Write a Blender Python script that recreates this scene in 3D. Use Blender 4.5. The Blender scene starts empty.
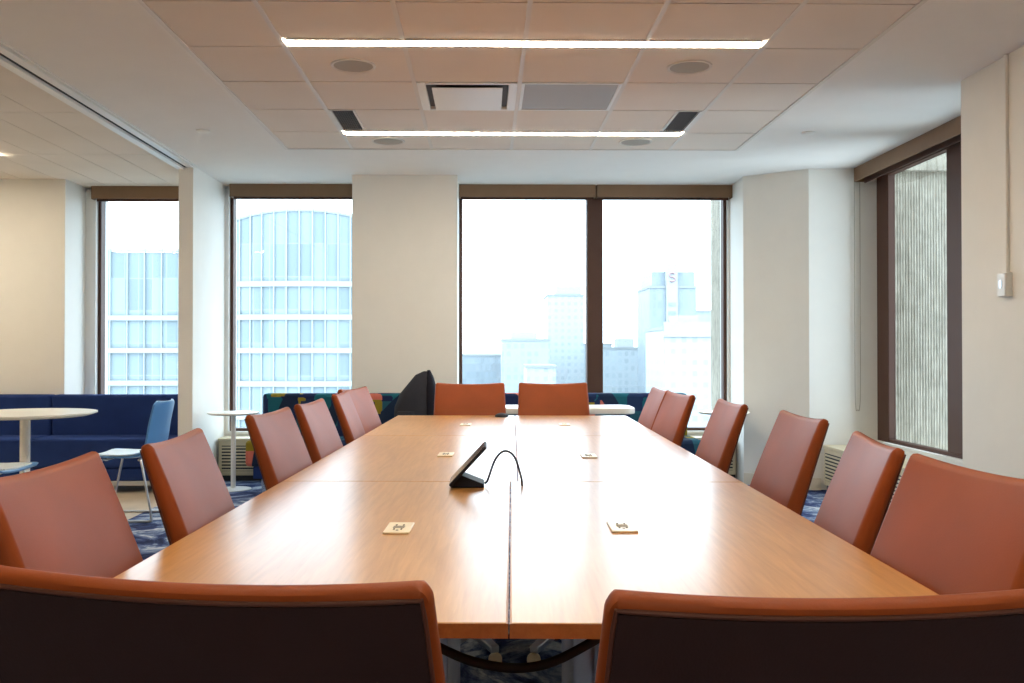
import bpy, bmesh, math, random
from mathutils import Vector, Matrix
random.seed(7)
PI = math.pi
S = bpy.context.scene
COL = S.collection

# ------------------------------------------------------------------ materials
def mat(name, color, rough=0.5, metal=0.0, coat=0.0, spec=0.5, emit=None, estr=0.0):
    m = bpy.data.materials.new(name); m.use_nodes = True
    b = m.node_tree.nodes['Principled BSDF']
    b.inputs['Base Color'].default_value = (*color, 1)
    b.inputs['Roughness'].default_value = rough
    b.inputs['Metallic'].default_value = metal
    b.inputs['Coat Weight'].default_value = coat
    b.inputs['Specular IOR Level'].default_value = spec
    if emit:
        b.inputs['Emission Color'].default_value = (*emit, 1)
        b.inputs['Emission Strength'].default_value = estr
    return m

def N(m, t): return m.node_tree.nodes.new(t)
def L(m, a, b): m.node_tree.links.new(a, b)
def bsdf(m): return m.node_tree.nodes['Principled BSDF']

def coords(m, scale=(1, 1, 1), rot=(0, 0, 0), kind='Object'):
    tc = N(m, 'ShaderNodeTexCoord'); mp = N(m, 'ShaderNodeMapping')
    mp.inputs['Scale'].default_value = scale; mp.inputs['Rotation'].default_value = rot
    L(m, tc.outputs[kind], mp.inputs['Vector']); return mp.outputs['Vector']

def noise(m, vec, scale, detail=4, rough=.55, dist=0):
    n = N(m, 'ShaderNodeTexNoise'); n.inputs['Scale'].default_value = scale
    n.inputs['Detail'].default_value = detail; n.inputs['Roughness'].default_value = rough
    n.inputs['Distortion'].default_value = dist
    if vec is not None: L(m, vec, n.inputs['Vector'])
    return n.outputs['Fac']

def ramp(m, fac, stops, const=False):
    r = N(m, 'ShaderNodeValToRGB'); cr = r.color_ramp
    if const: cr.interpolation = 'CONSTANT'
    while len(cr.elements) < len(stops): cr.elements.new(.5)
    for e, (p, c) in zip(cr.elements, stops): e.position = p; e.color = (*c, 1)
    L(m, fac, r.inputs['Fac']); return r.outputs['Color']

def bump(m, fac, strength, dist=.002):
    b = N(m, 'ShaderNodeBump'); b.inputs['Strength'].default_value = strength; b.inputs['Distance'].default_value = dist
    L(m, fac, b.inputs['Height']); L(m, b.outputs['Normal'], bsdf(m).inputs['Normal'])

def painted(name, c, var=.04, rough=.75, sc=6):
    m = mat(name, c, rough, spec=.25)
    f = noise(m, coords(m), sc, 3)
    L(m, ramp(m, f, [(.3, tuple(x*(1-var) for x in c)), (.7, tuple(min(1, x*(1+var)) for x in c))]), bsdf(m).inputs['Base Color'])
    g = noise(m, coords(m), 350, 2); bump(m, g, .06)
    return m

M = {}
M['wall'] = painted('wall_paint', (.80, .785, .735), .012)
M['white_wall'] = painted('white_paint', (.78, .78, .765), .012)
M['drywall'] = painted('ceiling_paint', (.82, .79, .75), .01)
M['trim'] = painted('trim_paint', (.70, .66, .56), rough=.5)
M['grid_bar'] = mat('grid_bar', (.70, .66, .61), .45)
M['gap'] = mat('joint_shadow_gap', (.06, .045, .035), .9)
M['black'] = mat('black_plastic', (.012, .012, .014), .35)
M['dark_rubber'] = mat('black_rubber', (.012, .012, .012), .6)
M['bronze'] = mat('bronze_frame', (.085, .040, .028), .55, spec=.3)
M['valance'] = painted('brown_blind_box', (.22, .135, .078), rough=.5)
M['chrome'] = mat('polished_metal', (.75, .76, .78), .16, 1)
M['alu'] = mat('satin_metal', (.62, .64, .67), .32, 1)
M['white_metal'] = mat('white_powder_coat', (.82, .82, .80), .35)
M['laminate'] = mat('white_laminate', (.86, .82, .74), .32)
M['white_plastic'] = mat('white_plastic', (.80, .78, .73), .4)
M['grille'] = painted('grey_speaker_mesh', (.42, .39, .34), rough=.7, sc=300)
M['beige_metal'] = mat('beige_convector', (.58, .50, .34), .5)
M['dark_slot'] = mat('dark_slot', (.03, .03, .035), .8)
M['grey_slot'] = mat('dark_grille', (.075, .06, .055), .6)
M['plate'] = mat('almond_plate', (.86, .76, .55), .35)
M['led'] = mat('led_diffuser', (.9, .88, .82), .5, emit=(1, .87, .68), estr=28)
M['matte_black'] = mat('matte_black_plastic', (.012, .013, .020), .6, spec=.2)
M['screen'] = mat('dark_glass_screen', (.01, .01, .012), .12)

def m_tile():
    m = mat('acoustic_tile', (.77, .695, .62), .85, spec=.2); v = coords(m)
    f = noise(m, v, 260, 3, .7); g = noise(m, v, 2.0, 2)
    L(m, ramp(m, g, [(.3, (.755, .68, .605)), (.7, (.785, .71, .635))]), bsdf(m).inputs['Base Color']); bump(m, f, .25, .001); return m
M['tile'] = m_tile()
def m_ltile():
    m = mat('lounge_tile', (.74, .66, .56), .85, spec=.2); v = coords(m)
    f = noise(m, v, 260, 3, .7); g = noise(m, v, 1.5, 2)
    L(m, ramp(m, g, [(.3, (.74, .67, .58)), (.7, (.79, .72, .63))]), bsdf(m).inputs['Base Color']); bump(m, f, .25, .001); return m
M['lounge_tile'] = m_ltile()

def m_wood(name, lo, hi, rough, coat):
    m = mat(name, hi, rough, coat=coat, spec=.5); bsdf(m).inputs['Coat Roughness'].default_value = .20
    v = coords(m, (26, 1.5, 26)); f = noise(m, v, 2.6, 7, .62, .35)
    v2 = coords(m, (3.2, .5, 3)); g = noise(m, v2, 1.4, 3, .5, .6)
    mx = N(m, 'ShaderNodeMath'); mx.operation = 'MULTIPLY_ADD'; mx.inputs[1].default_value = .55
    L(m, f, mx.inputs[0]); ml = N(m, 'ShaderNodeMath'); ml.operation = 'MULTIPLY'; ml.inputs[1].default_value = .45
    L(m, g, ml.inputs[0]); L(m, ml.outputs[0], mx.inputs[2])
    mid = tuple((a+b)/2 for a, b in zip(lo, hi))
    L(m, ramp(m, mx.outputs[0], [(.36, lo), (.5, mid), (.62, hi)]), bsdf(m).inputs['Base Color'])
    return m
M['wood'] = m_wood('honey_wood', (.45, .20, .050), (.63, .32, .097), .28, .16)
M['wood_edge'] = m_wood('wood_edge_band', (.36, .12, .03), (.48, .18, .05), .4, .1)

def m_leather(name, c, rough):
    m = mat(name, c, rough, spec=.26); v = coords(m)
    f = noise(m, v, 5, 3)
    L(m, ramp(m, f, [(.3, tuple(x*.88 for x in c)), (.7, tuple(x*1.1 for x in c))]), bsdf(m).inputs['Base Color'])
    vo = N(m, 'ShaderNodeTexVoronoi'); vo.inputs['Scale'].default_value = 320; L(m, v, vo.inputs['Vector'])
    bump(m, vo.outputs['Distance'], .12, .001); return m
M['leather'] = m_leather('tan_leather', (.27, .053, .007), .50)
M['leather_dark'] = m_leather('dark_brown_back', (.032, .012, .010), .55)
M['seam'] = mat('leather_seam', (.10, .025, .010), .6)

def m_carpet():
    m = mat('blue_carpet', (.05, .08, .2), .95, spec=.1); v = coords(m)
    f = noise(m, v, 3.2, 6, .68, 1.2); g = noise(m, coords(m, (1, 1, 1)), 60, 3, .7)
    c = ramp(m, f, [(.36, (.018, .026, .075)), (.46, (.045, .07, .19)), (.53, (.20, .27, .42)), (.61, (.62, .68, .74))])
    mx = N(m, 'ShaderNodeMixRGB'); mx.blend_type = 'MULTIPLY'; mx.inputs[0].default_value = .6
    L(m, c, mx.inputs[1]); L(m, ramp(m, g, [(.3, (.45, .45, .5)), (.65, (1, 1, 1))]), mx.inputs[2])
    L(m, mx.outputs[0], bsdf(m).inputs['Base Color']); bump(m, g, .5, .004); return m
M['carpet'] = m_carpet()
M['lounge_floor'] = painted('beige_floor', (.52, .42, .30), .12, .5, 3)

def m_fabric(name, c, sc=500):
    m = mat(name, c, .9, spec=.2); v = coords(m); f = noise(m, v, sc, 2); g = noise(m, v, 4, 3)
    L(m, ramp(m, g, [(.3, tuple(x*.85 for x in c)), (.7, tuple(x*1.15 for x in c))]), bsdf(m).inputs['Base Color']); bump(m, f, .3, .001); return m
M['navy'] = m_fabric('navy_upholstery', (.014, .036, .150))
M['bag'] = m_fabric('dark_grey_nylon', (.030, .030, .038), 200)
M['bag_dark'] = m_fabric('black_nylon', (.010, .009, .015), 200)
def m_pattern():
    m = mat('patterned_upholstery', (.02, .05, .1), .9, spec=.2)
    v = coords(m, (1, 1, 1))
    vo = N(m, 'ShaderNodeTexVoronoi'); vo.distance = 'CHEBYCHEV'; vo.inputs['Scale'].default_value = 7.5; vo.inputs['Randomness'].default_value = .55
    L(m, v, vo.inputs['Vector'])
    sep = N(m, 'ShaderNodeSeparateColor'); L(m, vo.outputs['Color'], sep.inputs[0])
    a = ramp(m, sep.outputs[0], [(0, (.012, .022, .075)), (.30, (.012, .11, .15)), (.52, (.014, .03, .09)), (.64, (.24, .19, .02)), (.84, (.55, .15, .11)), (.91, (.02, .09, .13))], True)
    ri = N(m, 'ShaderNodeTexWave'); ri.wave_type = 'RINGS'; ri.rings_direction = 'Y'; ri.inputs['Scale'].default_value = .8; ri.inputs['Distortion'].default_value = 0
    L(m, coords(m, (1.0, 1, 1.0)), ri.inputs['Vector'])
    mk = ramp(m, ri.outputs['Fac'], [(0, (0, 0, 0)), (.82, (1, 1, 1))], True)
    mx = N(m, 'ShaderNodeMixRGB'); L(m, mk, mx.inputs[0]); L(m, a, mx.inputs[1]); mx.inputs[2].default_value = (.012, .025, .06, 1)
    L(m, mx.outputs[0], bsdf(m).inputs['Base Color']); return m
M['pattern'] = m_pattern()
M['blue_shell'] = mat('light_blue_plastic', (.10, .27, .55), .38)
M['blue_pad'] = mat('pale_blue_seat', (.66, .72, .72), .5)

def m_concrete():
    m = mat('ribbed_concrete', (.50, .47, .42), .9, spec=.2)
    f = noise(m, coords(m, (1, 1, .12)), 34, 5, .7); g = noise(m, coords(m), 14, 4, .6)
    mx = N(m, 'ShaderNodeMixRGB'); mx.blend_type = 'MULTIPLY'; mx.inputs[0].default_value = .55
    L(m, ramp(m, f, [(.35, (.21, .185, .142)), (.65, (.36, .325, .262))]), mx.inputs[1])
    L(m, ramp(m, g, [(.35, (.6, .6, .6)), (.6, (1, 1, 1))]), mx.inputs[2])
    L(m, mx.outputs[0], bsdf(m).inputs['Base Color']); bump(m, f, .6, .02); return m
M['concrete'] = m_concrete()

def m_glass():
    m = bpy.data.materials.new('window_glass'); m.use_nodes = True; nt = m.node_tree; nt.nodes.clear()
    out = nt.nodes.new('ShaderNodeOutputMaterial'); mx = nt.nodes.new('ShaderNodeMixShader'); tr = nt.nodes.new('ShaderNodeBsdfTransparent')
    gl = nt.nodes.new('ShaderNodeBsdfGlossy'); fr = nt.nodes.new('ShaderNodeMath'); lw = nt.nodes.new('ShaderNodeLayerWeight'); pw = nt.nodes.new('ShaderNodeMath')
    tr.inputs[0].default_value = (.93, .97, .97, 1); gl.inputs['Roughness'].default_value = .02; lw.inputs[0].default_value = .5; pw.operation = 'POWER'; pw.inputs[1].default_value = 5; fr.operation = 'MULTIPLY_ADD'; fr.inputs[1].default_value = .93; fr.inputs[2].default_value = .035
    nt.links.new(lw.outputs['Facing'], pw.inputs[0]); nt.links.new(pw.outputs[0], fr.inputs[0]); nt.links.new(fr.outputs[0], mx.inputs[0]); nt.links.new(tr.outputs[0], mx.inputs[1]); nt.links.new(gl.outputs[0], mx.inputs[2])
    nt.links.new(mx.outputs[0], out.inputs[0]); return m
M['glass'] = m_glass()

def m_facade(name, glass, frame, bw, bh, mortar, var=.12):
    """window grid on a far building: panels between mullions, in metres (x along the wall, z up)"""
    m = mat(name, glass, .5, spec=.2)
    tc = N(m, 'ShaderNodeTexCoord'); sp = N(m, 'ShaderNodeSeparateXYZ'); cb = N(m, 'ShaderNodeCombineXYZ'); ad = N(m, 'ShaderNodeMath')
    L(m, tc.outputs['Object'], sp.inputs[0]); L(m, sp.outputs[0], ad.inputs[0]); L(m, sp.outputs[1], ad.inputs[1])
    L(m, ad.outputs[0], cb.inputs[0]); L(m, sp.outputs[2], cb.inputs[1])
    br = N(m, 'ShaderNodeTexBrick'); br.offset = 0; br.inputs['Scale'].default_value = 1
    br.inputs['Brick Width'].default_value = bw; br.inputs['Row Height'].default_value = bh; br.inputs['Mortar Size'].default_value = mortar
    br.inputs['Color1'].default_value = (*[x*(1-var) for x in glass], 1); br.inputs['Color2'].default_value = (*[min(1, x*(1+var)) for x in glass], 1)
    br.inputs['Mortar'].default_value = (*frame, 1); L(m, cb.outputs[0], br.inputs['Vector'])
    L(m, br.outputs['Color'], bsdf(m).inputs['Base Color']); return m

# ------------------------------------------------------------------ geometry helpers
def nb(): return bmesh.new()

def box(bm, x0, x1, y0, y1, z0, z1, mtx=None):
    vs = [bm.verts.new((x, y, z)) for x in (x0, x1) for y in (y0, y1) for z in (z0, z1)]
    if mtx is not None:
        for v in vs: v.co = mtx @ v.co
    for f in ((0, 1, 3, 2), (4, 6, 7, 5), (0, 4, 5, 1), (2, 3, 7, 6), (0, 2, 6, 4), (1, 5, 7, 3)):
        bm.faces.new([vs[i] for i in f])
    return bm

def bx(*a): return box(nb(), *a)

def prism(bm, pts, z0, z1):
    lo = [bm.verts.new((x, y, z0)) for x, y in pts]; hi = [bm.verts.new((x, y, z1)) for x, y in pts]
    n = len(pts)
    bm.faces.new(lo[::-1]); bm.faces.new(hi)
    for i in range(n): bm.faces.new((lo[i], lo[(i+1) % n], hi[(i+1) % n], hi[i]))
    return bm

def lathe(bm, prof, seg=32, c=(0, 0, 0)):
    rings = []
    for r, z in prof:
        if r < 1e-6: rings.append([bm.verts.new((c[0], c[1], c[2]+z))])
        else: rings.append([bm.verts.new((c[0]+r*math.cos(2*PI*i/seg), c[1]+r*math.sin(2*PI*i/seg), c[2]+z)) for i in range(seg)])
    for a, b in zip(rings, rings[1:]):
        for i in range(seg):
            j = (i+1) % seg
            if len(a) == 1 and len(b) > 1: bm.faces.new((a[0], b[i], b[j]))
            elif len(b) == 1 and len(a) > 1: bm.faces.new((a[i], a[j], b[0]))
            elif len(a) > 1: bm.faces.new((a[i], a[j], b[j], b[i]))
    return bm

def tube(bm, pts, r, seg=10, closed=False):
    pts = [Vector(p) for p in pts]; n = len(pts); rings = []; up = None
    for i, p in enumerate(pts):
        a = pts[i-1] if (i > 0 or closed) else p; b = pts[(i+1) % n] if (i < n-1 or closed) else p
        t = (b-a).normalized()
        if up is None: up = t.orthogonal().normalized()
        up = (up - t*up.dot(t)).normalized(); s = t.cross(up)
        rr = r[i] if isinstance(r, (list, tuple)) else r
        rings.append([bm.verts.new(p + rr*(math.cos(2*PI*k/seg)*up + math.sin(2*PI*k/seg)*s)) for k in range(seg)])
    for i in range(n if closed else n-1):
        A, B = rings[i], rings[(i+1) % n]
        for k in range(seg): bm.faces.new((A[k], A[(k+1) % seg], B[(k+1) % seg], B[k]))
    if not closed: bm.faces.new(rings[0][::-1]); bm.faces.new(rings[-1])
    return bm

def smooth_path(pts, n=8):
    pts = [Vector(p) for p in pts]; out = []
    P = [pts[0]*2-pts[1]] + pts + [pts[-1]*2-pts[-2]]
    for i in range(1, len(P)-2):
        for k in range(n):
            t = k/n; a, b, c, d = P[i-1:i+3]
            out.append(.5*((2*b)+(c-a)*t+(2*a-5*b+4*c-d)*t*t+(3*b-a-3*c+d)*t**3))
    out.append(pts[-1]); return out

def obj(name, bm, material, parent=None, bevel=0, smooth=False, loc=None, seg=2):
    bmesh.ops.recalc_face_normals(bm, faces=bm.faces)
    me = bpy.data.meshes.new(name); bm.to_mesh(me); bm.free()
    me.materials.append(material)
    o = bpy.data.objects.new(name, me); COL.objects.link(o)
    if parent is not None: o.parent = parent
    if loc: o.location = loc
    if bevel:
        b = o.modifiers.new('bevel', 'BEVEL'); b.width = bevel; b.segments = seg; b.limit_method = 'ANGLE'; b.angle_limit = math.radians(35)
        b.harden_normals = False; smooth = True
    if smooth:
        for p in me.polygons: p.use_smooth = True
        if not bevel or True:
            try: me.set_sharp_from_angle(angle=math.radians(38))
            except Exception: pass
    return o

def tag(o, label, cat, group=None):
    o['label'] = label; o['category'] = cat
    if group: o['group'] = group
    return o

def thing(name, label, cat, loc=(0, 0, 0), rz=0, group=None):
    o = bpy.data.objects.new(name, None); COL.objects.link(o); o.empty_display_size = .1
    o.location = loc; o.rotation_euler = (0, 0, rz); return tag(o, label, cat, group)

def struct(name, bm, material, parent=None, bevel=0):
    o = obj(name, bm, material, parent, bevel)
    if parent is None: o['kind'] = 'structure'
    return o

def struct_root(name, loc=(0, 0, 0)):
    o = bpy.data.objects.new(name, None); COL.objects.link(o); o.location = loc; o['kind'] = 'structure'; return o

def dup(src, loc, rz, label, group=None):
    r = src.copy(); COL.objects.link(r); r.location = loc; r.rotation_euler = (0, 0, rz); r['label'] = label
    if group: r['group'] = group
    for ch in list(src.children):
        c = ch.copy(); COL.objects.link(c); c.parent = r
        for g in list(ch.children):
            d = g.copy(); COL.objects.link(d); d.parent = c
    return r

# ------------------------------------------------------------------ room constants (metres)
CZ = 2.724           # drywall ceiling
LZ = 2.70            # lounge ceiling
WY = 8.72            # far window glass
PY = 8.09            # far pillar face
RX = 2.725            # right wall
TX0, TX1, TY1 = -1.523, 1.940, 7.06      # tiled ceiling field
COLS = [-1.02 + .61*i for i in range(5)]
ROWS = [4.0745 + .61*i for i in range(-10, 5)]

# ---- floor
struct('floor', bx(-2.49, 3.45, -3.2, 8.9, -.12, 0), M['carpet'])
struct('floor_lounge', bx(-6.3, -2.49, -3.2, 8.9, -.12, 0), M['lounge_floor'])

# ---- ceiling: drywall border round a field of tiles
c = nb()
box(c, -2.43, TX0-.012, -3.2, 8.9, CZ, CZ+.2); box(c, TX1+.012, 3.45, -3.2, 8.9, CZ, CZ+.2)
box(c, TX0-.012, TX1+.012, TY1+.012, 8.9, CZ, CZ+.2); box(c, TX0-.012, TX1+.012, -3.2, TY1+.012, CZ+.03, CZ+.2)
ceiling = struct('ceiling', c, M['drywall'])
def tile_rects():
    xs = [TX0] + COLS + [TX1]; ys = [-3.1] + [r for r in ROWS if r > -3.0] + [TY1]
    for i in range(len(xs)-1):
        for j in range(len(ys)-1): yield i, j, xs[i], xs[i+1], ys[j], ys[j+1]
VY0, VY1, SY0, SY1 = ROWS[12], ROWS[13], ROWS[13], ROWS[14]
t = nb()
for i, j, x0, x1, y0, y1 in tile_rects():
    a, b = x0+.012, x1-.012
    if abs(y0-VY0) < .01 and i in (2, 3): continue
    if abs(y0-SY0) < .01 and i == 1: a += .17
    if abs(y0-SY0) < .01 and i == 4: b -= .17
    lit = 1 <= i <= 4
    e = .11 if (lit and (abs(y1-ROWS[11]) < .01 or abs(y1-ROWS[14]) < .01)) else .005
    st = .006
    if e > .1: e = .125 if y1 < 6 else .032
    if lit and abs(y0-ROWS[14]) < .01: st = .062
    box(t, a, b, y0+st, y1-e, CZ+.004, CZ+.02)
obj('tile_field', t, M['tile'], ceiling)
g = nb()
for x in COLS: box(g, x-.012, x+.012, -3.1, TY1, CZ+.001, CZ+.022)
box(g, TX0-.012, TX0+.012, -3.1, TY1+.012, CZ-.002, CZ+.022); box(g, TX1-.012, TX1+.012, -3.1, TY1+.012, CZ-.002, CZ+.022)
box(g, TX0+.012, TX1-.012, TY1-.003, TY1+.012, CZ-.001, CZ+.022)
obj('grid_bar', g, M['grid_bar'], ceiling)
obj('joint_backing', bx(TX0, TX1, -3.1, TY1, CZ+.022, CZ+.028), M['gap'], ceiling)

# ---- lounge ceiling of long narrow boards, a little lower
lc = struct('ceiling_lounge', bx(-6.3, -2.55, -3.2, 8.9, LZ+.02, LZ+.22), M['gap'])
t = nb(); ys = [8.41-1.26*k for k in range(10)]
ys = [8.9] + ys
for j in range(len(ys)-1):
    x = -2.56
    while x > -6.3:
        x0 = max(x-.31, -6.3); box(t, x0+.003, x-.003, ys[j+1]+.005, ys[j]-.005, LZ, LZ+.02); x -= .31
obj('board_field', t, M['lounge_tile'], lc)

# ---- walls
struct('wall_left', bx(-6.45, -6.3, -3.2, 8.9, 0, 2.9), M['wall'])
struct('wall_back', bx(-6.3, 3.45, -3.35, -3.2, 0, 2.9), M['wall'])
struct('wall_right', bx(RX, 3.45, -3.2, 5.22, 0, CZ), M['wall'])
struct('wall_far_lounge', bx(-6.3, -3.725, 8.2, 8.9, 0, LZ), M['wall'])
struct('wall_divider', bx(-2.55, -2.43, 7.68, 8.9, 0, CZ), M['wall'])
struct('wall_far_pillar', bx(-1.168, -.245, PY, 8.9, 0, CZ), M['wall'])
struct('wall_corner', prism(nb(), [(2.33, 8.9), (2.31, 8.63), (2.29, 8.12), (2.75, 7.77), (3.43, 7.75), (3.43, 8.9)], 0, CZ), M['wall'])
for k, (x0, x1) in enumerate(((-3.725, -2.55), (-2.43, -1.168), (-.245, 2.32))):
    s = bx(x0, x1, 8.62, 8.9, 0, .40); struct('wall_spandrel_%d' % (k+1), s, M['white_wall'])
    struct('wall_lintel_%d' % (k+1), bx(x0, x1, 8.66, 8.9, 2.68, CZ if k else LZ), M['white_wall'])
struct('wall_spandrel_right', bx(3.28, 3.45, 5.22, 7.76, 0, .40), M['white_wall'])
struct('wall_lintel_right', bx(3.32, 3.45, 5.22, 7.76, 2.68, CZ), M['white_wall'])
# baseboards
struct('baseboard_pillar', bx(-1.18, -.235, PY-.012, PY, 0, .10), M['trim'])
struct('baseboard_corner', prism(nb(), [(2.285, 8.108), (2.745, 7.755), (2.75, 7.77), (2.29, 8.12)], 0, .10), M['trim'])
struct('baseboard_corner_end', bx(2.745, 2.84, 7.745, 7.77, 0, .10), M['trim'])
struct('baseboard_right', bx(RX-.012, RX, -3.2, 5.22, 0, .10), M['trim'])
struct('baseboard_divider', bx(-2.43, -2.418, 7.69, 8.3, 0, .10), M['trim'])

# ---- sliding-partition track between the two ceilings
trk = nb()
box(trk, -2.56, -2.505, -3.2, 7.68, LZ-.012, CZ+.1); box(trk, -2.478, -2.425, -3.2, 7.68, CZ-.022, CZ+.1)
tr = struct('trim_1', trk, M['white_metal'])
obj('track_slot', bx(-2.505, -2.478, -3.2, 7.68, CZ-.018, CZ+.1), M['dark_slot'], tr)
r = nb(); box(r, -2.418, -2.405, -3.2, 7.68, CZ-.010, CZ); obj('track_lip', r, M['white_metal'], tr)

# ---- windows
def window_far(n, x0, x1, mull=()):
    w = struct_root('window_%d' % n, ((x0+x1)/2, WY, .40)); ox = (x0+x1)/2
    f = nb(); z1 = 2.28
    box(f, x0-ox, x0-ox+.03, -.05, .05, 0, z1); box(f, x1-ox-.03, x1-ox, -.05, .05, 0, z1)
    box(f, x0-ox+.03, x1-ox-.03, -.05, .05, 0, .05); box(f, x0-ox+.03, x1-ox-.03, -.05, .05, z1-.05, z1)
    obj('frame', f, M['bronze'], w, .004)
    for a in mull: obj('mullion', bx(a-.075-ox, a+.075-ox, -.08, .06, .05, z1-.05), M['bronze'], w, .006)
    xs = [x0+.03] + [v for a in mull for v in (a-.075, a+.075)] + [x1-.03]
    for i in range(0, len(xs), 2): obj('pane', bx(xs[i]-ox, xs[i+1]-ox, -.004, .004, .05, z1-.05), M['glass'], w)
    obj('sill', bx(x0-ox+.002, x1-ox-.002, -.11, -.05, .0, .025), M['white_wall'], w, .004)
window_far(1, -3.63, -2.55); window_far(2, -2.395, -1.168); window_far(3, -.245, 2.285, (1.035,))
struct('wall_jamb_1', bx(-3.725, -3.63, 8.62, 8.9, .40, 2.68), M['white_wall'])
struct('wall_jamb_2', bx(-2.43, -2.395, 8.62, 8.9, .40, 2.68), M['white_wall'])
struct('wall_jamb_3', bx(2.285, 2.34, 8.64, 8.9, .40, 2.68), M['white_wall'])
w = struct_root('window_4', (3.37, 6.49, .40))
f = nb(); box(f, -.05, .012, 1.04, 1.26, 0, 2.28); box(f, -.05, .012, -1.26, -1.16, 0, 2.28)
box(f, -.05, .012, -1.16, 1.04, 0, .05); box(f, -.05, .012, -1.16, 1.04, 2.23, 2.28)
obj('frame', f, M['bronze'], w, .005)
obj('mullion', bx(-.06, .012, -.30, .06, .05, 2.23), M['bronze'], w, .006)
obj('pane', bx(-.004, .004, .06, 1.04, .05, 2.23), M['glass'], w)
obj('pane', bx(-.004, .004, -1.16, -.30, .05, 2.23), M['glass'], w)
obj('sill', bx(-.09, -.05, -1.26, 1.26, 0, .025), M['white_wall'], w, .004)

# ---- roller-blind boxes over the windows
def blind_box(loc, length, rz, label, h=.118, d=.10):
    t = thing('blind_box', label, 'blind box', loc, rz, 'brown blind boxes over the windows')
    obj('fascia', bx(-length/2, length/2, -d/2, -d/2+.012, -h, 0), M['valance'], t, .003)
    b = nb(); box(b, -length/2, length/2, -d/2+.012, d/2, -.012, 0); box(b, -length/2, -length/2+.01, -d/2+.012, d/2, -h, -.012); box(b, length/2-.01, length/2, -d/2+.012, d/2, -h, -.012)
    obj('housing', b, M['valance'], t)
    ro = tube(nb(), [(-length/2+.01, .004, -.06), (length/2-.01, .004, -.06)], .033, 16); obj('roller', ro, M['valance'], t, smooth=True)
    obj('hem_bar', bx(-length/2+.02, length/2-.02, .030, .042, -h-.012, -.06), M['bronze'], t)
    return t
blind_box((-3.097, 8.58, LZ), 1.085, 0, 'brown blind box over the narrow window behind the navy sofas')
blind_box((-1.768, 8.58, CZ), 1.195, 0, 'brown blind box over the window right of the divider wall')
blind_box((.395, 8.58, CZ), 1.27, 0, 'brown blind box over the left pane of the wide window')
blind_box((1.675, 8.58, CZ), 1.27, 0, 'brown blind box over the right pane of the wide window')
blind_box((3.17, 6.50, CZ), 2.46, -PI/2, 'long brown blind box over the side window facing the concrete fin')
bb = [o for o in COL.objects if o.name.startswith('blind_box')][-1]
mi = (Matrix.Translation((3.17, 6.50, CZ)) @ Matrix.Rotation(-PI/2, 4, 'Z')).inverted()
pc = tube(nb(), smooth_path([mi @ Vector(p) for p in ((3.125, 7.735, 2.62), (3.125, 7.735, 1.0), (3.132, 7.735, .70), (3.148, 7.735, .68), (3.164, 7.735, .70), (3.172, 7.735, 1.0), (3.172, 7.735, 2.62))], 6), .003, 6)
obj('pull_cord', pc, M['grille'], bb, smooth=True)

# ---- convector heaters
def convector(loc, length, rz, label):
    t = thing('convector_heater', label, 'heater', loc, rz, 'beige convector heaters under the windows')
    b = nb(); box(b, -length/2, length/2, 0, .24, .05, .36)
    obj('casing', b, M['beige_metal'], t, .004)
    obj('top_cover', bx(-length/2-.004, length/2+.004, -.012, .24, .36, .385), M['beige_metal'], t, .004)
    obj('plinth', bx(-length/2, length/2, .02, .24, 0, .05), M['dark_slot'], t)
    gr = nb(); ng = max(1, int(length/.6)); gw = length/ng
    for i in range(ng):
        a = -length/2+i*gw+.03
        box(gr, a, a+gw-.06, -.003, .0, .09, .32)
    obj('grille_recess', gr, M['dark_slot'], t)
    sl = nb()
    for i in range(ng):
        a = -length/2+i*gw+.03
        for k in range(8): box(sl, a-.004, a+gw-.056, -.010, -.002, .094+k*.029, .108+k*.029)
    obj('grille_slat', sl, M['beige_metal'], t)
    return t
convector((-1.80, 8.36, 0), 1.22, 0, 'beige convector heater left of the pillar behind the thin white side table')
convector((1.035, 8.36, 0), 2.50, 0, 'long beige convector heater under the wide far window')
convector((2.86, 6.49, 0), 2.48, -PI/2, 'long beige convector heater under the side window on the right')

# ---- ceiling fittings
def strip(loc, length, label):
    t = thing('ceiling_light', label, 'ceiling light', loc, 0, 'linear ceiling lights')
    h = nb(); w = .042
    box(h, -length/2, length/2, -w, -w+.006, -.004, .02); box(h, -length/2, length/2, w-.006, w, -.004, .02)
    obj('housing', h, M['white_metal'], t)
    obj('diffuser', bx(-length/2, length/2, -w+.006, w-.006, -.006, .018), M['led'], t)
strip((.20, 4.610, CZ+.002), 2.38, 'bright linear ceiling light nearest the camera, above the table')
strip((.20, 6.530, CZ+.002), 2.38, 'linear ceiling light nearer the windows, above the far end of the table')
strip((.20, 1.55, CZ-.003), 2.416, 'unseen fill light strip added over the near end of the table')  # out-of-view strip, added to raise the interior light
strip((.20, -1.3, CZ-.003), 2.416, 'unseen fill light strip added behind the camera')  # added lamp outside the view, helps light the room
strip((-5.0, 7.16, LZ-.02), 2.44, 'linear ceiling light over the lounge, barely entering the picture')
strip((-4.6, 3.4, LZ-.02), 2.44, 'unseen fill light strip added over the near part of the lounge')  # extra unseen strip, added to brighten the lounge side
def speaker(x, y, label):
    t = thing('ceiling_speaker', label, 'speaker', (x, y, CZ+.004), 0, 'round ceiling speakers')
    obj('bezel', lathe(nb(), [(.122, 0), (.122, -.006), (.114, -.009), (.106, -.004), (.106, 0)], 40), M['grid_bar'], t, smooth=True)
    obj('grille', lathe(nb(), [(.106, -.001), (.106, -.004), (.05, -.0055), (0, -.006)], 40), M['grille'], t, smooth=True)
speaker(-.715, 4.99, 'round ceiling speaker left of the vents, just beyond the near strip light')
speaker(1.115, 4.99, 'round ceiling speaker right of the vents, just beyond the near strip light')
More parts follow.
